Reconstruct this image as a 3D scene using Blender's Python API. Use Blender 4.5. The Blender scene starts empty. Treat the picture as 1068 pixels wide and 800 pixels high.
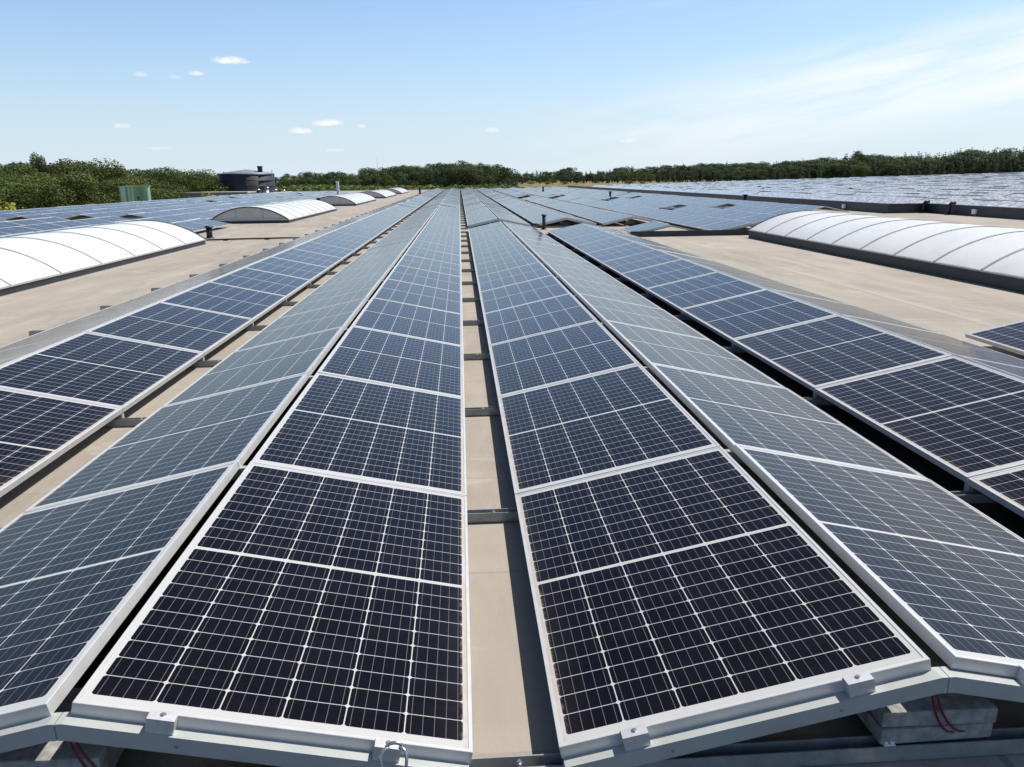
import bpy, bmesh, math, random
import numpy as np
from mathutils import Vector, Matrix

random.seed(7)
rng = np.random.default_rng(7)
S = bpy.context.scene
COL = S.collection
R = math.radians

# ------------------------------------------------------------------ camera
CAM = Vector((-0.1057, -1.7277, 1.5571))
PITCH, YAW, ROLL, F = 0.2558, 0.0618, -0.0127, 816.4
cd = bpy.data.cameras.new('camera'); cam = bpy.data.objects.new('camera', cd); COL.objects.link(cam)
fw = Vector((math.sin(YAW)*math.cos(PITCH), math.cos(YAW)*math.cos(PITCH), -math.sin(PITCH)))
rt = Vector((math.cos(YAW), -math.sin(YAW), 0)); up = rt.cross(fw)
r2 = rt*math.cos(ROLL) + up*math.sin(ROLL); u2 = up*math.cos(ROLL) - rt*math.sin(ROLL)
cam.matrix_world = Matrix(((r2.x, u2.x, -fw.x, CAM.x), (r2.y, u2.y, -fw.y, CAM.y), (r2.z, u2.z, -fw.z, CAM.z), (0, 0, 0, 1)))
cd.sensor_width = 36.0; cd.lens = 36.0*F/1068.0; cd.clip_start = 0.02; cd.clip_end = 9000
S.camera = cam

# ------------------------------------------------------------------ sun, sky, exposure
SUN_AZ = R(63)                       # from +Y towards +X
SUN_EL = R(60)
sd = bpy.data.lights.new('sun', 'SUN'); sd.energy = 4.6; sd.angle = R(0.5); sd.color = (1.0, 0.955, 0.88)
sun = bpy.data.objects.new('sun', sd); COL.objects.link(sun)
sdir = Vector((math.sin(SUN_AZ)*math.cos(SUN_EL), math.cos(SUN_AZ)*math.cos(SUN_EL), math.sin(SUN_EL)))
sun.rotation_euler = sdir.to_track_quat('Z', 'Y').to_euler(); sun.location = (30, 10, 60)
vs = S.view_settings
vs.view_transform = 'Standard'; vs.look = 'None'; vs.gamma = 1.0; vs.use_curve_mapping = False; vs.exposure = 0.36

W = bpy.data.worlds.new('World'); S.world = W; W.use_nodes = True
nt = W.node_tree; nt.nodes.clear()
def N(t, kind, **kw):
    n = t.nodes.new(kind)
    for k, v in kw.items():
        setattr(n, k, v)
    return n
def M_(t, op, a, b=None, c=None, clamp=False):
    n = N(t, 'ShaderNodeMath', operation=op); n.use_clamp = clamp
    for i, v in enumerate((a, b, c)):
        if v is None: continue
        if isinstance(v, (int, float)): n.inputs[i].default_value = v
        else: t.links.new(v, n.inputs[i])
    return n.outputs[0]
def smooth(t, x, lo, hi):
    n = N(t, 'ShaderNodeMapRange', interpolation_type='SMOOTHSTEP')
    t.links.new(x, n.inputs[0]); n.inputs[1].default_value = lo; n.inputs[2].default_value = hi
    return n.outputs[0]
def mix(t, fac, a, b, blend='MIX'):
    n = N(t, 'ShaderNodeMix', data_type='RGBA', blend_type=blend)
    for s, v in ((n.inputs[0], fac), (n.inputs[6], a), (n.inputs[7], b)):
        if isinstance(v, (int, float)): s.default_value = v
        elif isinstance(v, tuple): s.default_value = (*v, 1) if len(v) == 3 else v
        else: t.links.new(v, s)
    return n.outputs[2]

sky = N(nt, 'ShaderNodeTexSky', sky_type='NISHITA')
sky.sun_disc = False; sky.sun_elevation = SUN_EL; sky.sun_rotation = SUN_AZ
sky.altitude = 50; sky.air_density = 1.0; sky.dust_density = 1.2; sky.ozone_density = 2.2
tc = N(nt, 'ShaderNodeTexCoord')
sep = N(nt, 'ShaderNodeSeparateXYZ'); nt.links.new(tc.outputs['Generated'], sep.inputs[0])
az = M_(nt, 'ARCTAN2', sep.outputs[0], sep.outputs[1])
el = M_(nt, 'ARCSINE', sep.outputs[2])
cmb = N(nt, 'ShaderNodeCombineXYZ'); nt.links.new(az, cmb.inputs[0]); nt.links.new(el, cmb.inputs[1])
# cirrus veil: brighter towards the right, streaks that rise to the right
elr = M_(nt, 'SUBTRACT', el, M_(nt, 'MULTIPLY', az, 0.16))
c2 = N(nt, 'ShaderNodeCombineXYZ'); nt.links.new(M_(nt, 'MULTIPLY', az, 3.2), c2.inputs[0]); nt.links.new(M_(nt, 'MULTIPLY', elr, 26), c2.inputs[1])
nz = N(nt, 'ShaderNodeTexNoise'); nz.inputs['Scale'].default_value = 1.6; nz.inputs['Detail'].default_value = 8; nz.inputs['Roughness'].default_value = 0.58; nz.inputs['Distortion'].default_value = 0.35
nt.links.new(c2.outputs[0], nz.inputs['Vector'])
side = smooth(nt, az, -0.02, 0.52)
low = M_(nt, 'MULTIPLY', smooth(nt, elr, -0.06, 0.015), M_(nt, 'SUBTRACT', 1.0, smooth(nt, elr, 0.02, 0.095)))
cir = M_(nt, 'MULTIPLY', M_(nt, 'MULTIPLY', side, low), smooth(nt, nz.outputs[0], 0.22, 0.66))
nz2 = N(nt, 'ShaderNodeTexNoise'); nz2.inputs['Scale'].default_value = 0.7; nz2.inputs['Detail'].default_value = 6; nz2.inputs['Distortion'].default_value = 0.6
nt.links.new(c2.outputs[0], nz2.inputs['Vector'])
veil = M_(nt, 'MULTIPLY', smooth(nt, nz2.outputs[0], 0.42, 0.8), M_(nt, 'MULTIPLY', smooth(nt, az, 0.0, 0.5), 0.28))
cir = M_(nt, 'ADD', M_(nt, 'MULTIPLY', cir, 0.85), veil, clamp=True)
# small fair-weather puffs: azimuth, elevation, half width, half height, strength (radians)
PUFFS = [(-0.2576, 0.1316, 0.019, 0.0052, 0.95), (-0.2946, 0.1175, 0.0078, 0.0034, 0.6), (-0.3517, 0.1146, 0.0078, 0.0036, 0.4), (-0.3169, 0.1129, 0.007, 0.0026, 0.25), (-0.1542, 0.0658, 0.0185, 0.005, 0.9), (-0.1868, 0.0571, 0.0138, 0.0045, 0.85), (-0.1153, 0.0626, 0.006, 0.0028, 0.6), (-0.3774, 0.0607, 0.0095, 0.0032, 0.45), (0.0424, 0.0572, 0.0105, 0.0036, 0.5), (-0.3414, 0.0377, 0.016, 0.0022, 0.3), (-0.1474, 0.0353, 0.012, 0.003, 0.3), (0.2075, 0.0425, 0.011, 0.0028, 0.5)]
nzp = N(nt, 'ShaderNodeTexNoise'); nzp.inputs['Scale'].default_value = 150; nzp.inputs['Detail'].default_value = 5; nzp.inputs['Roughness'].default_value = .6
nt.links.new(cmb.outputs[0], nzp.inputs['Vector'])
pn = M_(nt, 'MULTIPLY', M_(nt, 'SUBTRACT', nzp.outputs[0], 0.5), 2.3)
puff = None
for a, e, hw, hh, st in PUFFS:
    dx = M_(nt, 'DIVIDE', M_(nt, 'SUBTRACT', az, a), hw)
    de = M_(nt, 'SUBTRACT', el, e)
    dy = M_(nt, 'DIVIDE', de, hh)
    below = M_(nt, 'MULTIPLY', M_(nt, 'MINIMUM', dy, 0.0), 0.7)           # flatter base
    d = M_(nt, 'ADD', M_(nt, 'MULTIPLY', dx, dx), M_(nt, 'MULTIPLY', M_(nt, 'ADD', dy, below), M_(nt, 'ADD', dy, below)))
    v = M_(nt, 'MULTIPLY', smooth(nt, M_(nt, 'ADD', M_(nt, 'SUBTRACT', 1.0, d), pn), -0.5, 1.35), st)
    gate = M_(nt, 'SUBTRACT', 1.0, smooth(nt, d, 1.0, 2.2))
    v = M_(nt, 'MULTIPLY', v, gate)
    puff = v if puff is None else M_(nt, 'MAXIMUM', puff, v)
SKYK = 0.105
hz = M_(nt, 'MULTIPLY', M_(nt, 'POWER', M_(nt, 'SUBTRACT', 1.0, M_(nt, 'MAXIMUM', sep.outputs[2], 0.0)), 8.0), 0.92)
skyc = mix(nt, 1.0, sky.outputs[0], (.87, 1.05, 1.23), 'MULTIPLY')
deep = M_(nt, 'SUBTRACT', 1.0, M_(nt, 'MULTIPLY', smooth(nt, sep.outputs[2], .22, .62), .52))
skyc = mix(nt, 1.0, skyc, deep, 'MULTIPLY')
skyc = mix(nt, hz, skyc, (5.65, 6.55, 7.3))
col = mix(nt, cir, skyc, (7.3, 7.5, 7.6))
col = mix(nt, puff, col, (7.9, 7.8, 7.7))
bg = N(nt, 'ShaderNodeBackground'); bg.inputs[1].default_value = SKYK
nt.links.new(col, bg.inputs[0])
wo = N(nt, 'ShaderNodeOutputWorld'); nt.links.new(bg.outputs[0], wo.inputs[0])

# ------------------------------------------------------------------ material helpers
def mat(name):
    m = bpy.data.materials.new(name); m.use_nodes = True
    t = m.node_tree; b = t.nodes['Principled BSDF']
    return m, t, b
def simple(name, c, rough=.6, metal=0., var=.12, scale=6., spec=.5, bump=0., coords='Object'):
    m, t, b = mat(name)
    tcn = N(t, 'ShaderNodeTexCoord'); n = N(t, 'ShaderNodeTexNoise'); n.inputs['Scale'].default_value = scale; n.inputs['Detail'].default_value = 6
    t.links.new(tcn.outputs[coords], n.inputs['Vector'])
    lo = tuple(x*(1-var) for x in c); hi = tuple(min(1, x*(1+var)) for x in c)
    t.links.new(mix(t, smooth(t, n.outputs[0], .3, .7), lo, hi), b.inputs['Base Color'])
    b.inputs['Roughness'].default_value = rough; b.inputs['Metallic'].default_value = metal; b.inputs['Specular IOR Level'].default_value = spec
    if bump:
        bp = N(t, 'ShaderNodeBump'); bp.inputs['Strength'].default_value = bump; bp.inputs['Distance'].default_value = .01
        t.links.new(n.outputs[0], bp.inputs['Height']); t.links.new(bp.outputs[0], b.inputs['Normal'])
    return m

PW, PL, PITCHY, TH = 1.0, 1.703, 1.71, 0.0355
FR = 0.012
def panel_mat(name='solar cells under glass', sky_sheen=0.):
    m, t, b = mat(name)
    uv = N(t, 'ShaderNodeUVMap'); sp = N(t, 'ShaderNodeSeparateXYZ'); t.links.new(uv.outputs[0], sp.inputs[0])
    u, v = sp.outputs[0], sp.outputs[1]
    CU, CV = .1586, .0803
    cu = M_(t, 'DIVIDE', M_(t, 'SUBTRACT', u, .0242), CU)
    cv = M_(t, 'DIVIDE', M_(t, 'SUBTRACT', M_(t, 'ABSOLUTE', M_(t, 'SUBTRACT', v, PL/2)), .0085), CV)
    def edge(x, k):
        f = M_(t, 'FRACT', x); return M_(t, 'MULTIPLY', M_(t, 'MINIMUM', f, M_(t, 'SUBTRACT', 1.0, f)), k)
    du, dv = edge(cu, CU), edge(cv, CV)
    gap = M_(t, 'MAXIMUM', M_(t, 'LESS_THAN', du, .0017), M_(t, 'LESS_THAN', dv, .00125))
    gap = M_(t, 'MAXIMUM', gap, M_(t, 'LESS_THAN', M_(t, 'ADD', du, dv), .0088))
    out = M_(t, 'MAXIMUM', M_(t, 'LESS_THAN', cu, 0.0), M_(t, 'GREATER_THAN', cu, 6.0))
    out = M_(t, 'MAXIMUM', out, M_(t, 'MAXIMUM', M_(t, 'LESS_THAN', cv, 0.0), M_(t, 'GREATER_THAN', cv, 10.0)))
    gap = M_(t, 'MAXIMUM', gap, out)
    bus = M_(t, 'LESS_THAN', edge(M_(t, 'ADD', M_(t, 'MULTIPLY', M_(t, 'FRACT', cu), 5.0), .5), CU/5), .00075)
    # cell to cell tone
    oi = N(t, 'ShaderNodeObjectInfo')
    cc = N(t, 'ShaderNodeCombineXYZ'); t.links.new(M_(t, 'FLOOR', cu), cc.inputs[0]); t.links.new(M_(t, 'FLOOR', M_(t, 'DIVIDE', v, CV)), cc.inputs[1]); t.links.new(M_(t, 'MULTIPLY', oi.outputs['Random'], 37.0), cc.inputs[2])
    wn = N(t, 'ShaderNodeTexWhiteNoise'); t.links.new(cc.outputs[0], wn.inputs['Vector'])
    cell = mix(t, wn.outputs['Value'], (.0024, .0020, .0044), (.0042, .0035, .0070))
    c = mix(t, M_(t, 'MULTIPLY', bus, .8), cell, (.155, .15, .15))
    c = mix(t, gap, c, (.44, .435, .43))
    # dust: thin film, thicker along the low edge where rain leaves it; the hall adds painted sky sheen
    geo = N(t, 'ShaderNodeNewGeometry')
    dn = N(t, 'ShaderNodeTexNoise'); dn.inputs['Scale'].default_value = 5.5; dn.inputs['Detail'].default_value = 9; dn.inputs['Roughness'].default_value = .65
    t.links.new(geo.outputs['Position'], dn.inputs['Vector'])
    dn2 = N(t, 'ShaderNodeTexNoise'); dn2.inputs['Scale'].default_value = 42; dn2.inputs['Detail'].default_value = 6
    t.links.new(geo.outputs['Position'], dn2.inputs['Vector'])
    mp = N(t, 'ShaderNodeMapping'); mp.inputs['Scale'].default_value = (2.2, 34, 1); t.links.new(uv.outputs[0], mp.inputs[0])
    offs = N(t, 'ShaderNodeCombineXYZ'); t.links.new(M_(t, 'MULTIPLY', oi.outputs['Random'], 57.0), offs.inputs[0]); t.links.new(offs.outputs[0], mp.inputs['Location'])
    st = N(t, 'ShaderNodeTexNoise'); st.inputs['Scale'].default_value = 1; st.inputs['Detail'].default_value = 7; st.inputs['Roughness'].default_value = .65; t.links.new(mp.outputs[0], st.inputs['Vector'])
    film = M_(t, 'ADD', M_(t, 'MULTIPLY', smooth(t, dn.outputs[0], .30, .80), .004), M_(t, 'MULTIPLY', smooth(t, st.outputs[0], .56, .88), .020))
    film = M_(t, 'ADD', film, M_(t, 'MULTIPLY', oi.outputs['Random'], .003))
    if sky_sheen: film = M_(t, 'ADD', film, M_(t, 'MULTIPLY', smooth(t, dn.outputs[0], .25, .7), sky_sheen))  # paints reflected sky sheen into the colour of the hall panels
    spk = N(t, 'ShaderNodeTexVoronoi'); spk.inputs['Scale'].default_value = 2.1; t.links.new(geo.outputs['Position'], spk.inputs['Vector'])
    drop = M_(t, 'LESS_THAN', M_(t, 'ADD', spk.outputs['Distance'], M_(t, 'MULTIPLY', dn2.outputs[0], .035)), .030)
    lowe = M_(t, 'SUBTRACT', 1.0, smooth(t, M_(t, 'SUBTRACT', u, M_(t, 'MULTIPLY', dn2.outputs[0], .030)), -.004, .020))
    lowe = M_(t, 'MULTIPLY', lowe, M_(t, 'MULTIPLY', smooth(t, dn.outputs[0], .34, .55), .85))
    rim = M_(t, 'MULTIPLY', M_(t, 'SUBTRACT', 1.0, smooth(t, M_(t, 'ADD', u, M_(t, 'MULTIPLY', dn2.outputs[0], .05)), .02, .16)), .02)
    dust_sheen = M_(t, 'ADD', M_(t, 'ADD', film, rim), lowe, clamp=True)
    c = mix(t, dust_sheen, c, (.40, .33, .25) if not sky_sheen else (.64, .64, .635))
    c = mix(t, M_(t, 'MULTIPLY', drop, .55), c, (.46, .45, .42))
    t.links.new(c, b.inputs['Base Color'])
    b.inputs['IOR'].default_value = 1.19
    b.inputs['Coat Weight'].default_value = .20; b.inputs['Coat Roughness'].default_value = .48; b.inputs['Coat IOR'].default_value = 1.22
    b.inputs['Specular IOR Level'].default_value = .5
    t.links.new(M_(t, 'ADD', .09, M_(t, 'MULTIPLY', dn.outputs[0], .10)), b.inputs['Roughness'])
    return m

m_panel = panel_mat(); m_panel_sheen = panel_mat('dusty solar cells of the neighbouring hall', .95)
m_alu = simple('anodised aluminium', (.56, .555, .54), .38, .25, .05, 14)
m_rail = simple('weathered galvanised rail', (.30, .31, .31), .5, .35, .14, 22)
m_beam = simple('pale grey coated beam', (.38, .40, .385), .45, .15, .05, 9)
m_clamp = simple('mill finish clamp', (.70, .68, .66), .35, .5, .08, 40)
m_steel = simple('zinc plated steel', (.42, .44, .47), .32, .85, .1, 60)
m_dark = simple('dark grey flashing', (.022, .024, .032), .55, .0, .2, 3)
m_black = simple('black plastic', (.012, .012, .013), .45, 0, .2, 10)
m_conc = simple('grey concrete', (.27, .27, .26), .9, 0, .25, 30, .2, .4)
m_red = simple('dark red cable', (.15, .016, .012), .45, 0, .2, 30)
m_white = simple('white coated metal', (.78, .79, .78), .5, 0, .05, 8)
m_skyrim = simple('grey skylight rib', (.44, .44, .43), .5, .3, .1, 12)
m_mesh = simple('opal lunette glazing', (.50, .49, .46), .35, 0, .06, 3)
m_wall = simple('profiled wall cladding', (.52, .53, .54), .5, .2, .08, .6)

def opal():
    m, t, b = mat('opal skylight sheet')
    tcn = N(t, 'ShaderNodeTexCoord')
    n = N(t, 'ShaderNodeTexNoise'); n.inputs['Scale'].default_value = 1.3; n.inputs['Detail'].default_value = 7; t.links.new(tcn.outputs['Object'], n.inputs['Vector'])
    n2 = N(t, 'ShaderNodeTexNoise'); n2.inputs['Scale'].default_value = 9; n2.inputs['Detail'].default_value = 5; t.links.new(tcn.outputs['Object'], n2.inputs['Vector'])
    c = mix(t, smooth(t, n.outputs[0], .35, .7), (.93, .93, .915), (.86, .86, .85))
    c = mix(t, M_(t, 'MULTIPLY', smooth(t, n2.outputs[0], .55, .8), .25), c, (.60, .58, .54))
    t.links.new(c, b.inputs['Base Color'])
    b.inputs['Roughness'].default_value = .28
    tr = N(t, 'ShaderNodeBsdfTranslucent'); t.links.new(c, tr.inputs[0])
    mx = N(t, 'ShaderNodeMixShader'); mx.inputs[0].default_value = .46
    t.links.new(b.outputs[0], mx.inputs[1]); t.links.new(tr.outputs[0], mx.inputs[2]); t.links.new(mx.outputs[0], t.nodes['Material Output'].inputs[0])
    return m
m_opal = opal()

def roof_mat():
    m, t, b = mat('beige roofing membrane')
    geo = N(t, 'ShaderNodeNewGeometry')
    def noise(sx, sy, det=8, ro=.6, dist=0.):
        mp = N(t, 'ShaderNodeMapping'); mp.inputs['Scale'].default_value = (sx, sy, 1)
        t.links.new(geo.outputs['Position'], mp.inputs[0])
        n = N(t, 'ShaderNodeTexNoise'); n.inputs['Scale'].default_value = 1; n.inputs['Detail'].default_value = det; n.inputs['Roughness'].default_value = ro; n.inputs['Distortion'].default_value = dist
        t.links.new(mp.outputs[0], n.inputs['Vector']); return n.outputs[0]
    big, streak, fine, grit = noise(.35, .22, 8, .62, .8), noise(2.4, .35, 9, .65, .5), noise(9, 9, 6), noise(160, 160, 3)
    c = mix(t, smooth(t, big, .32, .68), (.345, .302, .250), (.262, .232, .198))
    c = mix(t, M_(t, 'MULTIPLY', smooth(t, streak, .42, .70), .65), c, (.41, .365, .305))
    c = mix(t, M_(t, 'MULTIPLY', smooth(t, noise(2.6, .6, 10, .7, 1.0), .50, .70), .55), c, (.225, .200, .172))
    c = mix(t, M_(t, 'MULTIPLY', smooth(t, fine, .45, .75), .35), c, (.30, .265, .225))
    c = mix(t, M_(t, 'MULTIPLY', smooth(t, grit, .35, .75), .20), c, (.26, .235, .205))
    c = mix(t, M_(t, 'MULTIPLY', smooth(t, noise(.5, .9, 12, .72, 2.0), .56, .62), .28), c, (.46, .425, .375))
    sp = N(t, 'ShaderNodeSeparateXYZ'); t.links.new(geo.outputs['Position'], sp.inputs[0])
    wob = M_(t, 'MULTIPLY', M_(t, 'SUBTRACT', fine, .5), .02)
    fy = M_(t, 'FRACT', M_(t, 'DIVIDE', M_(t, 'ADD', M_(t, 'ADD', sp.outputs[1], wob), 40.3), 1.05))
    seam = M_(t, 'LESS_THAN', M_(t, 'ABSOLUTE', M_(t, 'SUBTRACT', fy, .5)), .009)
    seamb = M_(t, 'MULTIPLY', M_(t, 'SUBTRACT', 1.0, smooth(t, M_(t, 'ABSOLUTE', M_(t, 'SUBTRACT', fy, .55)), .01, .09)), .12)
    c = mix(t, seamb, c, (.42, .375, .315))
    c = mix(t, M_(t, 'MULTIPLY', seam, .30), c, (.18, .16, .14))
    fx = M_(t, 'FRACT', M_(t, 'DIVIDE', M_(t, 'ADD', M_(t, 'ADD', sp.outputs[0], wob), 50.17), 2.02))
    seamx = M_(t, 'LESS_THAN', M_(t, 'ABSOLUTE', M_(t, 'SUBTRACT', fx, .5)), .006)
    lap = M_(t, 'MULTIPLY', M_(t, 'SUBTRACT', 1.0, smooth(t, M_(t, 'ABSOLUTE', M_(t, 'SUBTRACT', fx, .53)), .015, .06)), .22)
    c = mix(t, lap, c, (.44, .40, .345))
    c = mix(t, M_(t, 'MULTIPLY', seamx, .55), c, (.15, .135, .12))
    t.links.new(c, b.inputs['Base Color'])
    b.inputs['Roughness'].default_value = .85; b.inputs['Specular IOR Level'].default_value = .25
    bp = N(t, 'ShaderNodeBump'); bp.inputs['Strength'].default_value = .5; bp.inputs['Distance'].default_value = .004
    t.links.new(M_(t, 'ADD', M_(t, 'MULTIPLY', grit, .5), fine), bp.inputs['Height']); t.links.new(bp.outputs[0], b.inputs['Normal'])
    return m
m_roof = roof_mat()

def terrain_mat():
    m, t, b = mat('meadow and fallow ground')
    geo = N(t, 'ShaderNodeNewGeometry')
    n = N(t, 'ShaderNodeTexNoise'); n.inputs['Scale'].default_value = .02; n.inputs['Detail'].default_value = 9; n.inputs['Roughness'].default_value = .62
    t.links.new(geo.outputs['Position'], n.inputs['Vector'])
    n2 = N(t, 'ShaderNodeTexNoise'); n2.inputs['Scale'].default_value = .25; n2.inputs['Detail'].default_value = 8
    t.links.new(geo.outputs['Position'], n2.inputs['Vector'])
    c = mix(t, smooth(t, n.outputs[0], .38, .62), (.24, .185, .105), (.13, .13, .05))
    c = mix(t, M_(t, 'MULTIPLY', smooth(t, n2.outputs[0], .45, .75), .5), c, (.09, .10, .035))
    t.links.new(c, b.inputs['Base Color']); b.inputs['Roughness'].default_value = .95; b.inputs['Specular IOR Level'].default_value = .1
    return m
m_terrain = terrain_mat()

def leaf_mat(name, a, b_, c_):
    m, t, b = mat(name)
    at = N(t, 'ShaderNodeAttribute'); at.attribute_name = 'tone'
    oi = N(t, 'ShaderNodeObjectInfo')
    ramp = N(t, 'ShaderNodeValToRGB'); e = ramp.color_ramp.elements
    e[0].color = (*a, 1); e[1].color = (*c_, 1); k = ramp.color_ramp.elements.new(.5); k.color = (*b_, 1)
    t.links.new(at.outputs['Fac'], ramp.inputs[0])
    hs = N(t, 'ShaderNodeHueSaturation'); t.links.new(ramp.outputs[0], hs.inputs['Color'])
    t.links.new(M_(t, 'ADD', .485, M_(t, 'MULTIPLY', oi.outputs['Random'], .03)), hs.inputs['Hue'])
    t.links.new(M_(t, 'ADD', .8, M_(t, 'MULTIPLY', oi.outputs['Random'], .45)), hs.inputs['Value'])
    t.links.new(hs.outputs[0], b.inputs['Base Color']); b.inputs['Roughness'].default_value = .6; b.inputs['Specular IOR Level'].default_value = .25
    tr = N(t, 'ShaderNodeBsdfTranslucent'); t.links.new(hs.outputs[0], tr.inputs[0])
    mx = N(t, 'ShaderNodeMixShader'); mx.inputs[0].default_value = .3
    t.links.new(b.outputs[0], mx.inputs[1]); t.links.new(tr.outputs[0], mx.inputs[2])
    t.links.new(mx.outputs[0], t.nodes['Material Output'].inputs[0])
    return m
m_leaf = leaf_mat('broadleaf foliage', (.052, .076, .018), (.086, .115, .026), (.125, .145, .038))
m_leafd = leaf_mat('dark foliage', (.032, .054, .020), (.050, .078, .028), (.070, .098, .036))
m_leafp = leaf_mat('pine foliage', (.034, .056, .028), (.052, .080, .040), (.074, .104, .050))
m_leafy = leaf_mat('yellow blossom foliage', (.14, .15, .025), (.26, .25, .04), (.36, .33, .06))
m_bark = simple('bark', (.10, .075, .055), .9, 0, .25, 4)

# ------------------------------------------------------------------ object helpers
def tag(o, label=None, cat=None, group=None, kind=None):
    if label: o['label'] = label
    if cat: o['category'] = cat
    if group: o['group'] = group
    if kind: o['kind'] = kind
    return o
def empty(name, loc=(0, 0, 0), rz=0., label=None, cat=None, group=None):
    o = bpy.data.objects.new(name, None); o.empty_display_size = .1; o.location = loc; o.rotation_euler = (0, 0, rz); COL.objects.link(o)
    return tag(o, label, cat, group)
class MB:
    """collects boxes, tubes and prisms into one mesh"""
    def __init__(s): s.v = []; s.f = []; s.sm = []; s.uv = {}
    def face(s, idx, smooth=False): s.f.append(tuple(idx)); s.sm.append(smooth)
    def hexa(s, p):                                   # 8 corners: bottom 4 ccw, top 4 ccw
        n = len(s.v); s.v += [tuple(q) for q in p]
        for q in ((3, 2, 1, 0), (4, 5, 6, 7), (0, 1, 5, 4), (1, 2, 6, 5), (2, 3, 7, 6), (3, 0, 4, 7)): s.face([n+i for i in q])
        return s
    def box(s, x0, x1, y0, y1, z0, z1):
        return s.hexa([(x0, y0, z0), (x1, y0, z0), (x1, y1, z0), (x0, y1, z0), (x0, y0, z1), (x1, y0, z1), (x1, y1, z1), (x0, y1, z1)])
    def tube(s, pts, r, n=10, cap=True):
        pts = [Vector(p) for p in pts]; rr = r if isinstance(r, (list, tuple)) else [r]*len(pts)
        b0 = len(s.v); prev = None
        for i, p in enumerate(pts):
            d = (pts[min(i+1, len(pts)-1)] - pts[max(i-1, 0)]).normalized()
            a = prev if prev is not None else (Vector((0, 0, 1)) if abs(d.z) < .9 else Vector((1, 0, 0)))
            x = (a - d*a.dot(d)).normalized(); y = d.cross(x); prev = x
            for k in range(n):
                t = 2*math.pi*k/n; q = p + (x*math.cos(t) + y*math.sin(t))*rr[i]; s.v.append(tuple(q))
        for i in range(len(pts)-1):
            for k in range(n):
                a = b0+i*n+k; b = b0+i*n+(k+1) % n; s.face((a, b, b+n, a+n), True)
        if cap:
            s.face([b0+k for k in range(n)][::-1]); e = b0+(len(pts)-1)*n; s.face([e+k for k in range(n)])
        return s
    def build(s, name, m, parent=None, bevel=0.):
        me = bpy.data.meshes.new(name); me.from_pydata(s.v, [], s.f); me.polygons.foreach_set('use_smooth', s.sm); me.materials.append(m)
        if bevel:
            bm = bmesh.new(); bm.from_mesh(me); bmesh.ops.bevel(bm, geom=bm.edges[:], offset=bevel, segments=2, affect='EDGES', profile=.6); bm.to_mesh(me); bm.free()
        me.update()
        o = bpy.data.objects.new(name, me); COL.objects.link(o)
        if parent: o.parent = parent
        return o
def dup(root, loc=None, rot=None, label=None, group=None):
    c = root.copy(); COL.objects.link(c)
    if loc is not None: c.location = loc
    if rot is not None: c.rotation_euler = rot
    if label: c['label'] = label
    if group: c['group'] = group
    for ch in root.children:
        k = ch.copy(); COL.objects.link(k); k.parent = c
        for g in ch.children:
            q = g.copy(); COL.objects.link(q); q.parent = k
    return c

# ------------------------------------------------------------------ ground
def terrain_z(x, y):
    r = math.hypot(x, y)
    t = min(1, max(0, (r-165)/175)); t = t*t*(3-2*t)
    z = -6.5 + 5.6*t + .35*math.sin(x*.021+1)*math.cos(y*.017)*t
    if r > 700: z += -min(6, (r-700)*.004)
    return z
rings = [0, 30, 60, 90, 120, 150, 170, 190, 210, 230, 250, 270, 290, 310, 330, 350, 380, 420, 480, 560, 700, 1000, 1500, 2500, 4500, 8000]
tb = MB(); NS = 96
tb.v.append((0, 0, terrain_z(0, 0)))
for r in rings[1:]:
    for k in range(NS):
        a = 2*math.pi*k/NS; x, y = r*math.cos(a), r*math.sin(a); tb.v.append((x, y, terrain_z(x, y)))
for k in range(NS): tb.face((0, 1+k, 1+(k+1) % NS), True)
for i in range(len(rings)-2):
    for k in range(NS):
        a = 1+i*NS+k; b = 1+i*NS+(k+1) % NS; tb.face((a, a+NS, b+NS, b), True)
tag(tb.build('ground', m_terrain), kind='structure')

# ------------------------------------------------------------------ the two buildings
RX0, RX1, RJX, RY0, RY1, JY = -26.6, 17.3, 18.9, -9.0, 127.5, 30.0
wh = empty('warehouse', (0, 0, -6.5), 0, 'long flat roofed warehouse whose beige membrane roof carries the near solar arrays', 'building')
def under(o, p):                                   # keep world coordinates when parenting to an Empty
    o.parent = p; o.matrix_parent_inverse = Matrix.Translation(-Vector(p.location)); return o
d = MB()
n = len(d.v); d.v += [(RX0, RY0, 0), (RJX, RY0, 0), (RJX, JY, 0), (RX1, JY, 0), (RX1, RY1, 0), (RX0, RY1, 0)]
d.face((0, 1, 2, 3, 4, 5))
under(d.build('roof_deck', m_roof), wh)
under(MB().box(RX0+1, RJX-1, -3.2, -.085, .0005, .004).build('bounce_cut_strip', m_dark), wh)  # dark strip added to cut light bounced onto the front beams
for x0, x1, y0, y1 in ((RX0-.12, RX0, RY0-.12, RY1+.12), (RX0, RJX, RY0-.12, RY0), (RX0, RX1, RY1, RY1+.12)):
    under(MB().box(x0, x1, y0, y1, -6.6, -.05).build('wall', m_wall), wh)
m_edge = simple('pale roof edge trim', (.50, .46, .40), .6, .1, .08, 1.0)
under(MB().box(RX0-.16, RX0+.14, RY0-.16, RY1+.16, -.045, .10).build('roof_edge', m_edge), wh)
under(MB().box(RX0+.143, RX1, RY1-.1, RY1+.16, -.045, .09).build('roof_edge', m_edge), wh)
under(MB().box(RX0+.143, RJX, RY0-.16, RY0+.1, -.045, .09).build('roof_edge', m_edge), wh)
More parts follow.
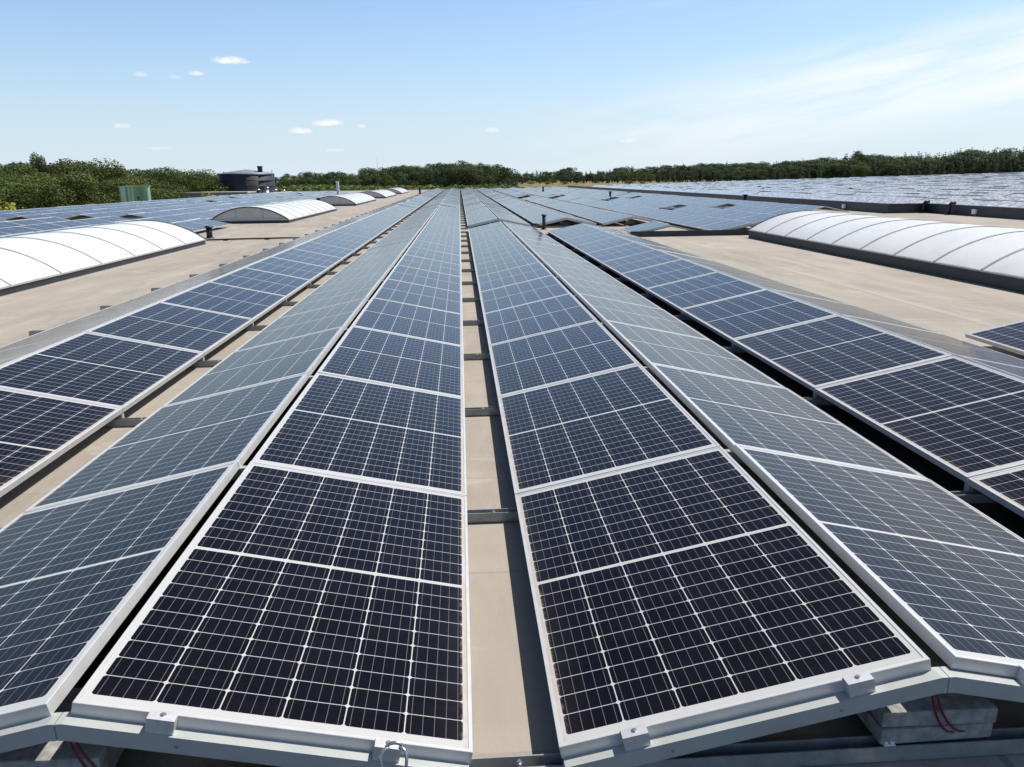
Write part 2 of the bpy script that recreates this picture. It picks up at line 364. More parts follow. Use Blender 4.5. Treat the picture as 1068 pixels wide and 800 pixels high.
def bar(mb, p, q, w, z0, z1):
    p, q = Vector((*p, 0)), Vector((*q, 0)); t = (q-p).normalized(); nn = Vector((-t.y, t.x, 0))*w/2
    c = [p-nn, q-nn, q+nn, p+nn]
    mb.hexa([(v.x, v.y, z0) for v in c] + [(v.x, v.y, z1) for v in c])
m_para = simple('dark parapet flashing', (.026, .027, .034), .5, .0, .25, 1.2)
m_coping = simple('dark metal coping', (.075, .075, .085), .4, .3, .15, 2)
for (p, q) in (((RX1+.1, JY-.1), (RX1+.1, RY1)), ((RX1+.203, JY), (RJX-.003, JY)), ((RJX+.1, RY0), (RJX+.1, JY+.1))):
    mb = MB(); bar(mb, p, q, .2, -.2, .36); o = under(mb.build('parapet', m_para), wh)
    mb = MB(); bar(mb, p, q, .25, .363, .385); k = mb.build('coping', m_coping); k.parent = o
# second hall, whose roof climbs gently to the right
R2X0, R2X1, R2SL = 19.25, 125.0, .0160
def r2z(x): return .06 + R2SL*(x-22.0)
wh2 = empty('warehouse', (70, 60, -6.5), 0, 'neighbouring hall behind the dark parapet, its rising roof covered with rippling solar arrays', 'building')
d = MB(); d.v += [(RX1+.25, JY+.15, r2z(RX1)), (R2X1, JY+.15, r2z(R2X1)), (R2X1, RY1, r2z(R2X1)), (RX1+.25, RY1, r2z(RX1)),
                  (R2X0, -9, r2z(R2X0)), (R2X1, -9, r2z(R2X1))]
d.face((0, 1, 2, 3)); d.face((4, 5, 1, 0))
under(d.build('roof_deck', m_roof), wh2)
under(MB().box(R2X1, R2X1+.2, -9, RY1, -6.6, r2z(R2X1)-.05).build('wall', m_wall), wh2)
under(MB().box(RX1+.3, R2X1, RY1, RY1+.15, -6.6, -.25).build('wall', m_wall), wh2)
mb = MB(); mb.hexa([(RX1+.3, RY1-.1, r2z(RX1)-.3), (R2X1, RY1-.1, r2z(R2X1)-.3), (R2X1, RY1+.2, r2z(R2X1)-.3), (RX1+.3, RY1+.2, r2z(RX1)-.3),
                    (RX1+.3, RY1-.1, r2z(RX1)+.1), (R2X1, RY1-.1, r2z(R2X1)+.1), (R2X1, RY1+.2, r2z(R2X1)+.1), (RX1+.3, RY1+.2, r2z(RX1)+.1)])
under(mb.build('roof_edge', m_edge), wh2)

# ------------------------------------------------------------------ solar panels
TILT = .2108; ZL = .1181
CW, SW = PW*math.cos(TILT), PW*math.sin(TILT)
def make_panel():
    root = empty('solar_panel', (0, 0, 0), 0, 'x', 'solar panel', 'solar panels of the near roof')
    f = MB(); h = PL/2
    # frame: outer walls, top lip and a lower inner lip; local x from low edge to high edge, top at z = 0
    def ring(x0, x1, y0, y1, z): return [(x0, y0, z), (x1, y0, z), (x1, y1, z), (x0, y1, z)]
    o0 = ring(0, PW, -h, h, -TH); o1 = ring(0, PW, -h, h, -.0012); o1b = ring(.0012, PW-.0012, -h+.0012, h-.0012, 0)
    i1 = ring(FR-.001, PW-FR+.001, -h+FR-.001, h-FR+.001, 0); i0 = ring(FR, PW-FR, -h+FR, h-FR, -.0025)
    base = ring(.028, PW-.028, -h+.028, h-.028, -TH)
    L = [base, o0, o1, o1b, i1, i0]
    for a in L: f.v += a
    for i in range(len(L)-1):
        for k in range(4):
            a = i*4+k; b = i*4+(k+1) % 4; f.face((a, b, b+4, a+4))
    f.build('frame', m_alu, root)
    g = MB(); g.v = ring(FR, PW-FR, -h+FR, h-FR, -.0022); g.face((0, 1, 2, 3))
    go = g.build('glass', m_panel, root)
    uvl = go.data.uv_layers.new(name='UVMap')
    for li, (uu, vv) in enumerate(((FR, FR), (PW-FR, FR), (PW-FR, PL-FR), (FR, PL-FR))): uvl.data[li].uv = (uu, vv)
    # back sheet, seen only from below
    b = MB(); b.v = ring(FR, PW-FR, -h+FR, h-FR, -.008); b.face((3, 2, 1, 0)); b.build('back_sheet', m_white, root)
    return root

G0, GL, GR, RL, RR = .2245, .2475, .195, .062, .068
RLO, RRO = .03, .03
ROWS = {}                                           # row: (low edge X, direction of rise)
x = -G0/2; ROWS['L1'] = (x, -1); x -= 2*CW+RL; ROWS['L2'] = (x, 1); x -= GL; ROWS['L3'] = (x, -1); x -= 2*CW+RLO; ROWS['L4'] = (x, 1); XL_END = x
x = G0/2; ROWS['R1'] = (x, 1); x += 2*CW+RR; ROWS['R2'] = (x, -1); x += GR; ROWS['R3'] = (x, 1); x += 2*CW+RRO; ROWS['R4'] = (x, -1); XR_END = x
PER = 2*CW+.08+.22
for i in range(5):
    a = XR_END+.215+PER*i; ROWS['R%d' % (5+2*i)] = (a, 1); ROWS['R%d' % (6+2*i)] = (a+2*CW+.08, -1)
for i in range(8):
    a = -8.30-PER*i; ROWS['F%d' % (1+2*i)] = (a, -1); ROWS['F%d' % (2+2*i)] = (a-2*CW-.08, 1)
SLOTS = []                                          # (row, segment name, index in segment, y start)
def seg(row, name, y0, n, skip=()):
    for i in range(n):
        if i not in skip: SLOTS.append((row, name, i, y0+i*PITCHY))
for r in ('L1', 'L2', 'L3', 'L4'): seg(r, 'main', 0, 71)
seg('R1', 'main', 0, 13); seg('R2', 'main', 0, 13); seg('R3', 'main', 0, 12); seg('R4', 'main', 0, 12)
seg('R5', 'main', 0, 3); seg('R6', 'main', 0, 3)
S2 = 24.05
for r in ('R1', 'R2', 'R3', 'R4'): seg(r, 'far', S2, 56)
seg('R5', 'mid', 19.45, 1)
seg('R5', 'far', S2+.1, 20); seg('R6', 'far', S2+.1, 20); seg('R5', 'last', 63, 31); seg('R6', 'last', 63, 31)
seg('R7', 'far', 19.45, 22); seg('R8', 'far', 19.45, 22); seg('R7', 'last', 61, 33); seg('R8', 'last', 61, 33)
RST = {'R9': 22.87, 'R10': 22.87, 'R11': 26.3, 'R12': 26.3, 'R13': 29.7, 'R14': 29.7}
for r, sk in (('R9', (6, 15)), ('R10', (6, 15)), ('R11', (4, 15)), ('R12', (4, 15)), ('R13', (21,)), ('R14', ())): seg(r, 'far', RST[r], 55, sk)
for r in ('F1', 'F2'):
    seg(r, 'a', 22.3, 3); seg(r, 'b', 43.3, 3); seg(r, 'c', 64.1, 3); seg(r, 'd', 85, 3)
for i in range(3, 15):
    sk = {3: (19,), 4: (19,), 5: (11,), 6: (11,), 7: (26, ), 8: (26,), 9: (14, 33), 10: (14, 33), 11: (22,), 12: (22,)}.get(i, ())
    if i >= 7 and i <= 12: seg('F%d' % i, 'a', 12, 11); seg('F%d' % i, 'b', 33.2 if i < 9 else 32.6, 40, sk)
    elif i > 12: seg('F%d' % i, 'a', 12, 10); seg('F%d' % i, 'b', 31.6, 38)
    else: seg('F%d' % i, 'a', 12, 52 if i < 5 else 48, sk)

def to_px(p):
    dd = Vector(p)-CAM; z = dd.dot(fw)
    if z < .2: return None
    return (534+F*dd.dot(r2)/z, 400-F*dd.dot(u2)/z, z)
def panel_corners(row, y0):
    xl, s = ROWS[row]
    return [(xl, y0, ZL), (xl+s*CW, y0, ZL+SW), (xl+s*CW, y0+PL, ZL+SW), (xl, y0+PL, ZL)]
def area(row, y0):
    c = panel_corners(row, y0); P = []
    for i in range(8):                               # sample the panel, keep what lies inside the frame
        for j in range(8):
            u, v = (i+.5)/8, (j+.5)/8
            q = Vector(c[0])*(1-u)*(1-v)+Vector(c[1])*u*(1-v)+Vector(c[2])*u*v+Vector(c[3])*(1-u)*v
            px = to_px(q); P.append(px is not None and -2 < px[0] < 1070 and -2 < px[1] < 802)
    frac = sum(P)/64
    if not frac: return 0
    cc = Vector(c[0])*.5+Vector(c[2])*.5
    nrm = Vector((-ROWS[row][1]*SW, 0, CW)).normalized(); vd = (CAM-cc); dd = vd.length
    f = vd.normalized().dot(nrm)
    return max(0, f)*frac/dd**2*PW*PL
scored = []
for s in SLOTS:
    a = area(s[0], s[3])
    scored.append((a, s))
vis = sorted([t for t in scored if t[0] > 0], key=lambda t: -t[0])
CHOSEN = [t[1] for t in vis[:298]]
hidden_near = [t[1] for t in scored if t[0] == 0]    # out of frame or turned away
chosen_set = set((s[0], s[1], s[2]) for s in CHOSEN)
ORD = {}
tens = ['', '', 'twenty', 'thirty', 'forty', 'fifty', 'sixty', 'seventy']
ones_o = ['', 'first', 'second', 'third', 'fourth', 'fifth', 'sixth', 'seventh', 'eighth', 'ninth', 'tenth', 'eleventh', 'twelfth', 'thirteenth', 'fourteenth', 'fifteenth', 'sixteenth', 'seventeenth', 'eighteenth', 'nineteenth']
def ordinal(k):
    if k < 20: return ones_o[k]
    a, b = divmod(k, 10)
    return (tens[a]+'-'+ones_o[b]) if b else tens[a][:-1]+'ieth'
ROWTXT = {'L1': 'row directly left of the central gap', 'L2': 'second row left of the central gap', 'L3': 'third row left of the central gap', 'L4': 'outer left row nearest the white skylights',
          'R1': 'row directly right of the central gap', 'R2': 'second row right of the central gap', 'R3': 'third row right of the central gap', 'R4': 'fourth row right of the central gap'}
def rowtxt(row):
    if row in ROWTXT: return ROWTXT[row]
    k = int(row[1:])
    return (ordinal(k)+' row right of the central gap') if row[0] == 'R' else (ordinal(k)+' row of the field left of the skylights')
SEGTXT = {'far': ' past the cross gap', 'mid': ' standing alone', 'last': ' at the far end', 'a': '', 'b': ' past the break', 'c': ' deeper in', 'd': ' deepest in'}
def plabel(row, sg, i):
    if row[0] in 'LR' and sg == 'main':
        return 'dark solar panel, %s from the front in the %s' % (ordinal(i+1), rowtxt(row))
    return 'solar panel, %s%s in the %s' % (ordinal(i+1), SEGTXT.get(sg, ''), rowtxt(row).replace('row right of the central gap', 'row right of centre').replace('row directly right of the central gap', 'first row right of centre').replace('row of the field left of the skylights', 'row left of the skylights'))
proto = make_panel()
first = True
def place_panel(s, k):
    row, sg, i, y0 = s
    xl, sgn = ROWS[row]
    jz = rng.normal(0, .0009); jt = rng.normal(0, .0022); jy = rng.normal(0, .0012)
    loc = (xl, y0+PL/2, ZL+jz)
    if sgn > 0: rot = Matrix.Rotation(-(TILT+jt), 3, 'Y')
    else: rot = Matrix.Rotation(math.pi, 3, 'Z') @ Matrix.Rotation(-(TILT+jt), 3, 'Y')
    rot = rot @ Matrix.Rotation(jy, 3, 'X')
    e = rot.to_euler()
    lab = plabel(row, sg, i)
    grp = 'solar panels of the near roof'
    if k == 0:
        proto.location = loc; proto.rotation_euler = e; proto['label'] = lab
    else:
        dup(proto, loc, e, lab, grp)
for k, s in enumerate(CHOSEN): place_panel(s, k)

# all remaining panels: one object of boxes with the same procedural cells
def far_field():
    V = []; FC = []; MI = []; UV = []
    def add(c, with_sheen):
        n = len(V); c = [Vector(q) for q in c]
        nn = (c[1]-c[0]).cross(c[3]-c[0]).normalized()
        if nn.z < 0: nn = -nn
        V.extend([tuple(q) for q in c]); V.extend([tuple(q-nn*TH) for q in c])
        ins = []
        for q, (a, b) in zip(c, ((1, 1), (-1, 1), (-1, -1), (1, -1))):
            du = (c[1]-c[0]).normalized()*FR*a; dv = (c[3]-c[0]).normalized()*FR*b
            ins.append(tuple(q+du+dv))
        V.extend(ins)
        rev = (c[1]-c[0]).cross(c[3]-c[0]).z < 0
        def put(f, mi, uv):
            if rev: f = f[::-1]; uv = uv[::-1]
            FC.append(tuple(n+i for i in f)); MI.append(mi); UV.extend(uv)
        put([8, 9, 10, 11], 2 if with_sheen else 0, [(FR, FR), (PW-FR, FR), (PW-FR, PL-FR), (FR, PL-FR)])
        for k in range(4):
            j = (k+1) % 4
            put([k, j, 8+j, 8+k], 1, [(0, 0)]*4)
            put([4+k, 4+j, j, k], 1, [(0, 0)]*4)
        put([7, 6, 5, 4], 1, [(0, 0)]*4)
    for a, s in scored:
        row, sg, i, y0 = s
        if (row, sg, i) in chosen_set: continue
        if a == 0 and y0 < 15 and row[0] != 'R' and row not in ('L4', 'L3', 'L2', 'L1'): continue
        xl, sgn = ROWS[row]; j = rng.normal(0, .005, 2); t = TILT+rng.normal(0, .010)
        cw, sw = math.cos(t), math.sin(t)
        add([(xl, y0, ZL+j[0]), (xl+sgn*cw, y0, ZL+sw+j[0]), (xl+sgn*cw, y0+PL, ZL+sw+j[1]), (xl, y0+PL, ZL+j[1])], False)
    # the neighbouring hall
    k = 0; xx = 20.6
    while xx < R2X1-2.5:
        zb = r2z(xx+1)+.10
        y0s, y1s = (31.5 if xx < 19.4 else 2.0), RY1-2.0
        cnt = int((y1s-y0s)/PITCHY)
        g = {(a + 7*k) % 37 for a in (11,)} if k % 3 == 0 else set()
        for i in range(cnt):
            y0 = y0s+i*PITCHY
            if i in g or (k % 7 == 3 and i % 29 == 14): continue
            px = to_px((xx+1, y0, zb))
            if px is None or px[0] < -80 or px[0] > 1160: continue
            for xl, sgn in ((xx, 1), (xx+2*.949+.06, -1)):
                j = rng.normal(0, .006, 2); t = .32+rng.normal(0, .015); cw, sw = math.cos(t), math.sin(t)
                dz = R2SL*(xl-xx-1)
                add([(xl, y0, zb+dz+j[0]), (xl+sgn*cw, y0, zb+dz+sw+j[0]), (xl+sgn*cw, y0+PL, zb+dz+sw+j[1]), (xl, y0+PL, zb+dz+j[1])], True)
        xx += 2.75; k += 1
    me = bpy.data.meshes.new('solar_panels'); me.from_pydata(V, [], FC); me.materials.append(m_panel); me.materials.append(m_alu); me.materials.append(m_panel_sheen)
    me.polygons.foreach_set('material_index', MI)
    u = me.uv_layers.new(name='UVMap'); u.data.foreach_set('uv', np.array(UV, dtype=np.float32).ravel())
    me.update()
    o = bpy.data.objects.new('solar_panels', me); COL.objects.link(o)
    tag(o, 'far rows of solar panels that blend into one rippled pale blue field', 'solar panels', None, 'stuff')
far_field()

# ------------------------------------------------------------------ mounting: channel rails and gable beams
RZ = .050
def channel(mb, x0, x1, y0, y1):
    mb.box(x0, x1, y0, y1, .004, .009)
    mb.box(x0, x1, y0, y0+.004, .0095, RZ); mb.box(x0, x1, y1-.004, y1, .0095, RZ)
def rail_proto(x0, x1, bolts):
    root = empty('base_rail', (0, 0, 0), 0, 'x', 'mounting rail', 'channel rails under the panel rows')
    c = MB(); channel(c, x0, x1, -.024, .024); c.build('channel', m_rail, root)
    for bx in bolts:
        b = MB(); b.tube([(bx, 0, .006), (bx, 0, .055)], .004, 8); b.tube([(bx, 0, .040), (bx, 0, .048)], .0085, 6); b.build('bolt', m_steel, root)
    for px in (x0+.02, x1-.2): MB().box(px, px+.18, -.05, .05, 0.0005, .004).build('rubber_pad', m_black, root)
    return root
xe = (XL_END-.36, XR_END+.10)
rp = rail_proto(xe[0], xe[1], (0.01, ROWS['L2'][0]-GL/2, ROWS['R2'][0]+GR/2))
lp = rail_proto(xe[0], .22, (0.01, ROWS['L2'][0]-GL/2))
sp_ = rail_proto(-.02, XR_END+.2, (0.1, ROWS['R2'][0]+GR/2))
rp['label'] = 'galvanised channel rail under the front edge of the panel rows'
rp.location = (0, .036, 0)
for j in range(1, 13): dup(rp, (0, j*PITCHY-.034, 0), None, 'galvanised channel rail bridging the gaps under the %s panel joint' % ordinal(j), rp['group'])
first = True
for j in range(13, 72):
    lab = 'channel rail under the left rows only, %s from the front' % ordinal(j+1)
    loc = (0, j*PITCHY-.034, 0)
    if first: lp.location = loc; lp['label'] = lab; first = False
    else: dup(lp, loc, None, lab, rp['group'])
first = True
for j in range(0, 16):
    lab = 'channel rail of the right rows beyond the cross gap, %s' % (ordinal(j+1)+' from their front')
    loc = (0, S2+j*PITCHY-.034+(.07 if j == 0 else 0), 0)
    if first: sp_.location = loc; sp_['label'] = lab; first = False
    else: dup(sp_, loc, None, lab, rp['group'])

BH = .047
def gable_proto(w_gap, front):
    """two sloping beams meeting at the ridge; local x = 0 at ridge"""
    root = empty('gable_beam', (0, 0, 0), 0, 'x', 'support beam', 'gable shaped beams under the panel rows')
    zt = ZL+SW-TH*math.cos(TILT)-.0015; tn = math.tan(TILT)
    y0, y1 = (-.036, .010) if front else (0, .034)
    xa = w_gap/2; xend = xa+CW-.012
    ztop = lambda x: zt-(x-xa)*tn
    for sgn in (-1, 1):
        m = MB(); e = .0012
        def P(x, z): return (sgn*x, z)
        a, b = P(e, ztop(xa*.35)), P(xend, ztop(xend))
        xs = [e, xa*.55, xend]; zs = [ztop(xa*.55), ztop(xa*.55), ztop(xend)]
        for i in range(2):
            (xA, zA), (xB, zB) = (xs[i], zs[i]), (xs[i+1], zs[i+1])
            pts = [(sgn*xA, zA-BH), (sgn*xB, zB-BH), (sgn*xB, zB), (sgn*xA, zA)]
            n = len(m.v)
            m.v += [(px, y0, pz) for px, pz in pts] + [(px, y1, pz) for px, pz in pts]
            q = [(0, 1, 2, 3), (7, 6, 5, 4), (3, 2, 6, 7), (1, 0, 4, 5)]
            if i == 0: q.append((0, 3, 7, 4))
            if i == 1: q.append((2, 1, 5, 6))
            for f in q: m.face([n+k for k in (f if sgn > 0 else f[::-1])])
        m.build('beam', m_beam, root)
        if front:
            sc = MB()
            for hx in (.28, .72): sc.tube([(sgn*hx, y0-.0015, ztop(hx)-BH*.55), (sgn*hx, y0+.002, ztop(hx)-BH*.55)], .004, 8)
            sc.build('screw', m_steel, root)
    return root
RIDGE = {'left': (ROWS['L1'][0]-CW-RL/2, RL, 'left ridge'), 'outer left': (ROWS['L3'][0]-CW-RLO/2, RLO, 'outer left ridge'),
         'right': (ROWS['R1'][0]+CW+RR/2, RR, 'right ridge'), 'outer right': (ROWS['R3'][0]+CW+RRO/2, RRO, 'outer right ridge')}
for key, (xr, wg, txt) in RIDGE.items():
    fp = gable_proto(wg, True); fp.location = (xr, 0, 0); fp['label'] = 'pale grey gable beam carrying the front panel edges at the %s' % txt
    bp_ = gable_proto(wg, False)
    nj = 20 if 'left' in key else (13 if key == 'right' else 12)
    for j in range(1, nj+1):
        loc = (xr, j*PITCHY-.006, 0); lab = 'gable beam crossing the %s at the %s panel joint' % (txt, ordinal(j))
        if j == 1: bp_.location = loc; bp_['label'] = lab
        else: dup(bp_, loc, None, lab, fp['group'])
    if 'right' in key:
        dup(fp, (xr, S2, 0), None, 'gable beam at the front of the panels beyond the cross gap, %s' % txt, fp['group'])
for i, (row, y0, what) in enumerate((('R5', S2+.1, 'fifth row'), ('R7', 19.45, 'seventh row'), ('R9', 22.87, 'ninth row'), ('R5', 19.45, 'lone panel beside the right skylight'))):
    g = gable_proto(.08, True); g.location = (ROWS[row][0]+CW+.04, y0, 0); g['label'] = 'gable beam at the front edge of the %s beyond the cross gap' % what

# end clamps on the front beams
def clamp_proto():
    root = empty('end_clamp', (0, 0, 0), 0, 'x', 'clamp', 'end clamps gripping the front panel edge')
    b = MB(); b.box(-.034, .034, -.028, -.0015, -TH-.001, .001); b.box(-.034, .034, -.0012, .007, .0008, .0036); b.box(-.034, .034, -.028, -.0013, .0012, .0036)
    b.build('block', m_clamp, root)
    s = MB(); s.tube([(0, -.008, .0037), (0, -.008, .0075)], .0055, 6); s.tube([(0, -.008, .0037), (0, -.008, .0047)], .008, 14); s.build('bolt_head', m_steel, root)
    return root
cp = clamp_proto(); first = True
for row, us, txt in (('L1', (.78, .22), 'front panel left of the central gap'), ('R1', (.20, .80), 'front panel right of the central gap'), ('R2', (.78, .2), 'front panel right of the right ridge'), ('L2', (.78, .2), 'front panel left of the left ridge')):
    for u_ in us:
        xl, sg = ROWS[row]
        loc = (xl+sg*u_*CW, 0, ZL+u_*SW); rot = (0, -sg*TILT, 0)
        lab = 'small metal clamp at the %s end of the %s' % ('ridge' if u_ > .5 else 'low', txt)
        if first: cp.location = loc; cp.rotation_euler = rot; cp['label'] = lab; first = False
        else: dup(cp, loc, rot, lab, cp['group'])
# lug with two curved prongs on the front clamp left of the gap
lug = empty('earthing_clip', (ROWS['L1'][0]-.20*CW, -.040, ZL+.20*SW+.012), 0, 'grey metal hook clip with two curved prongs fixed on the front clamp by the gap', 'metal clip')
for sg, sc in ((-1, 1.0), (1, .9)):
    m = MB(); n = 14
    pts = [(sg*(.014+.020*math.sin(math.pi*t*.8))*sc, -.006-.030*t, .012-.062*t+.02*math.sin(math.pi*t)) for t in np.linspace(0, 1, n)]
    m.tube(pts, [.0052-.0016*t for t in np.linspace(0, 1, n)], 8); m.build('prong', m_steel, lug)
m = MB(); m.tube([(.020*math.cos(a), -.004, .012+.012*math.sin(a)) for a in np.linspace(0, math.pi, 12)], .0045, 8); m.build('bow', m_steel, lug)

# dark trays added to shade the ridge gaps, black strip in the right valley
def tray(xc, y0, y1, w, label):
    root = empty('ridge_shade_tray', (xc, y0, 0), 0, label, 'shade tray', 'dark shade trays added under the ridges')
    m = MB(); m.box(-w/2, w/2, 0, y1-y0, .052, .056); m.box(-w/2, -w/2+.004, 0, y1-y0, .0565, .085); m.box(w/2-.004, w/2, 0, y1-y0, .0565, .085); m.build('tray', m_black, root)
    for q, r_ in ((-.06, .011), (-.02, .009), (.03, .012), (.07, .009)):
        m = MB(); m.tube([(q+.012*math.sin(k*.9+q*40), (y1-y0)*k/24., .0575+r_) for k in range(25)], r_, 6); m.build('strand', m_black, root)
for key, y1 in (('left', 60), ('right', 21.5)):
    xr, wg, txt = RIDGE[key]
    tray(xr-.035, .36, y1, .36, 'black tray added to shade the roof below the %s gap' % txt)
o = MB().box(ROWS['R2'][0]-.35, ROWS['R3'][0]+.22, .10, 20.4, .0006, .0034).build('valley_strip', m_black); tag(o, 'black strip on the valley floor between second and third right rows', 'rubber mat')  # flat black strip darkens the valley floor
o = MB().box(4.45, 8.95, 19.36, 19.405, .0006, .15).build('wind_deflector', m_dark); tag(o, 'long dark sheet along the front of the panels beside the right skylight', 'wind sheet')
# concrete ballast under the two ridges
def ballast(x0, txt, gy):
    for lev, (z0, z1, dx, s) in enumerate(((RZ+.0006, .0975, 0, 'lower'), (.099, .1465, .004, 'upper'))):
        o = MB().box(-.16, .16, 0, .30, 0, z1-z0).build('ballast_block', m_conc, None, .006)
        o.location = (x0+dx, gy+dx*.5, z0); o.rotation_euler = (0, 0, .02*(1-2*lev))
        tag(o, '%s concrete block of the pair under the %s' % (s, txt), 'concrete block', 'concrete ballast blocks under the ridges')
ballast(1.155, 'right ridge', .022); ballast(-1.225, 'left ridge', .022)
for xr, txt, y in ((RIDGE['right'][0], 'right ridge beyond the cross gap', S2+.5), (RIDGE['outer right'][0], 'outer right ridge beyond the cross gap', S2+.5), (ROWS['R5'][0]+CW+.04, 'fifth row beyond the cross gap', S2+.6)):
    ballast(xr, txt, y)
# red cables
def cable(pts, name, label):
    m = MB(); cu = []
    P = [Vector(p) for p in pts]
    for i in range(len(P)-1):
        p0, p1, p2, p3 = P[max(i-1, 0)], P[i], P[i+1], P[min(i+2, len(P)-1)]
        for t in np.linspace(0, 1, 8, endpoint=False):
            cu.append(.5*((2*p1)+(p2-p0)*t+(2*p0-5*p1+4*p2-p3)*t*t+(3*p1-p0-3*p2+p3)*t**3))
    cu.append(P[-1]); m.tube(cu, .0032, 8); return m
for xr, txt in ((RIDGE['right'][0], 'right'), (RIDGE['left'][0], 'left')):
    root = empty('cable', (xr, .04, .225), 0, 'pair of dark red cables hanging below the %s ridge in front of the ballast' % txt, 'cable')
    for q in (0, .013):
        m = cable([(-.01+q, -.021, .03), (-.004+q, -.0215, -.01), (.008+q*1.3, -.0215, -.06), (.030+q*1.8, -.021, -.11), (.058+q*2.2, -.019, -.142), (.10+q*2.2, -.010, -.150), (.16+q*2, .0, -.152)], '', '')
        m.build('strand', m_red, root)
st = MB().box(-.016, .016, -.008, .008, 0, .003); st.tube([(-.008, 0, .003), (-.008, 0, .011)], .006, 10); st.tube([(.009, 0, .003), (.009, 0, .011)], .006, 10)
o = st.build('cable_clip', m_white); o.location = (1.02, .022, RZ+.0005); tag(o, 'small white plastic clip on the front rail below the right ridge', 'clip')

# ------------------------------------------------------------------ skylights
def skylight(x0, x1, y0, y1, curb, rise, nrib, label, vent=None):
    root = empty('skylight', ((x0+x1)/2, (y0+y1)/2, 0), 0, label, 'skylight', 'white barrel vault skylights')
    hw = (x1-x0)/2; hl = (y1-y0)/2
    c = MB()
    t = .09
    c.box(-hw, -hw+t, -hl, hl, -.05, curb); c.box(hw-t, hw, -hl, hl, -.05, curb)
    c.box(-hw+t, hw-t, -hl, -hl+t, -.05, curb); c.box(-hw+t, hw-t, hl-t, hl, -.05, curb)
    c.build('curb', m_dark, root)
    rim = MB(); rim.box(-hw-.02, -hw+.05, -hl-.02, hl+.02, curb+.002, curb+.024); rim.box(hw-.05, hw+.02, -hl-.02, hl+.02, curb+.002, curb+.024); rim.build('rim', m_skyrim, root)
    MB().box(-hw+t+.002, hw-t-.002, -hl+t+.002, hl-t-.002, .002, .02).build('bounce_floor', m_white, root)  # white floor added to bounce light up into the opal vault
    # arc
    Rr = (hw*hw+rise*rise)/(2*rise); th = math.asin(min(1, hw/Rr)); K = 28
    def arc(k, off=0.): a = -th+2*th*k/K; return ((Rr+off)*math.sin(a), (Rr+off)*math.cos(a)-(Rr-rise)+curb+.025)
    v = MB(); NY = nrib*3
    for iy in range(NY+1):
        y = -hl+2*hl*iy/NY
        bulge = .010*math.sin(math.pi*((iy % 3)/3.)) if iy % 3 else 0
        for k in range(K+1):
            X, Z = arc(k, bulge); v.v.append((X, y, Z))
    for iy in range(NY):
        for k in range(K):
            a = iy*(K+1)+k; v.face((a, a+1, a+K+2, a+K+1), True)
    v.build('vault', m_opal, root)
    for i in range(nrib+1):
        y = -hl+2*hl*i/nrib; w = .022 if 0 < i < nrib else .035
        r = MB(); nn = 0
        for k in range(K+1):
            for off, dy in ((-.02, -w), (.014, -w), (.014, w), (-.02, w)):
                X, Z = arc(k, off); r.v.append((X, y+dy, Z))
        for k in range(K):
            for q in range(4):
                a = k*4+q; b = k*4+(q+1) % 4; r.face((a, b, b+4, a+4), False)
        r.face((3, 2, 1, 0)); r.face((K*4, K*4+1, K*4+2, K*4+3))
        r.build('rib', m_skyrim if 0 < i < nrib else m_dark, root)
    for ye, s in ((-hl+.03, -1), (hl-.03, 1)):
        g = MB(); g.v = [(*(lambda p: (p[0], ye, p[1]))(arc(k, -.01)),) for k in range(K+1)] + [(x1-x0-hw-.0, ye, curb+.0), (-hw, ye, curb+.0)]
        idx = list(range(len(g.v))); g.face(idx if s > 0 else idx[::-1]); go = g.build('end_glazing', m_mesh, root)
        mu = MB()
        for fx in (-.34, .34):
            zt = (Rr*math.cos(math.asin(fx*hw*1.0/Rr))-(Rr-rise)+curb)
            mu.box(fx*hw-.03, fx*hw+.03, ye-.02, ye+.02, curb, zt)
        mu.box(-hw+.05, hw-.05, ye-.03, ye+.03, curb+.003, curb+.07)
        mu.build('mullion', m_skyrim, go)
    return root
skylight(-9.8, -6.78, 7.25, 19.5, .10, .50, 8, 'nearest long white barrel skylight on the left side of the roof')
skylight(-9.8, -6.78, 29.9, 42.2, .10, .50, 8, 'second white barrel skylight on the left, its arched end with two mullions facing us')
skylight(-9.8, -6.78, 50.4, 63.0, .10, .50, 8, 'third white barrel skylight on the left, in line behind the second')
skylight(-9.8, -6.78, 71.2, 83.8, .10, .50, 8, 'fourth white barrel skylight in the left line, small and far')
skylight(-9.8, -6.78, 92.0, 104.6, .10, .50, 8, 'farthest white barrel skylight in the left line')
skylight(7.36, 10.4, 5.6, 18.5, .18, .45, 11, 'big white barrel skylight with dark curb on the right side of the roof')

# ------------------------------------------------------------------ small things on the roof
def vent(loc, h, r, label, m=m_black, cowl=True):
    root = empty('vent_pipe', loc, 0, label, 'vent pipe', 'dark vent pipes standing on the roof')
    b = MB(); b.tube([(0, 0, -.02), (0, 0, h)], r, 14); b.build('pipe', m, root)
    if cowl: c = MB(); c.tube([(0, 0, h+.002), (0, 0, h+.03), (0, 0, h+.055)], [r*1.45, r*1.5, r*.9], 14); c.build('cowl', m, root)
    f = MB(); f.tube([(0, 0, -.01), (0, 0, .03)], [r*2.0, r*1.15], 14); f.build('collar', m, root)
    return root
vent((-7.35, 21.75, 0), .30, .085, 'thick dark vent pipe between the first two left skylights')
vent((-8.95, 49.4, 0), .5, .10, 'dark vent pipe in front of the third left skylight')
vent((2.50, 23.15, 0), .42, .055, 'slim black vent pipe in the cross gap right of the centre')
vent((-4.7, 92, 0), .7, .12, 'dark vent pipe far off beside the left rows')
vent((10.2, 53.0, 0), .6, .08, 'dark vent pipe among the right field panels behind the second hole')
vent((15.9, 42.5, 0), .5, .12, 'dark stubby vent pipe at the foot of the parapet')
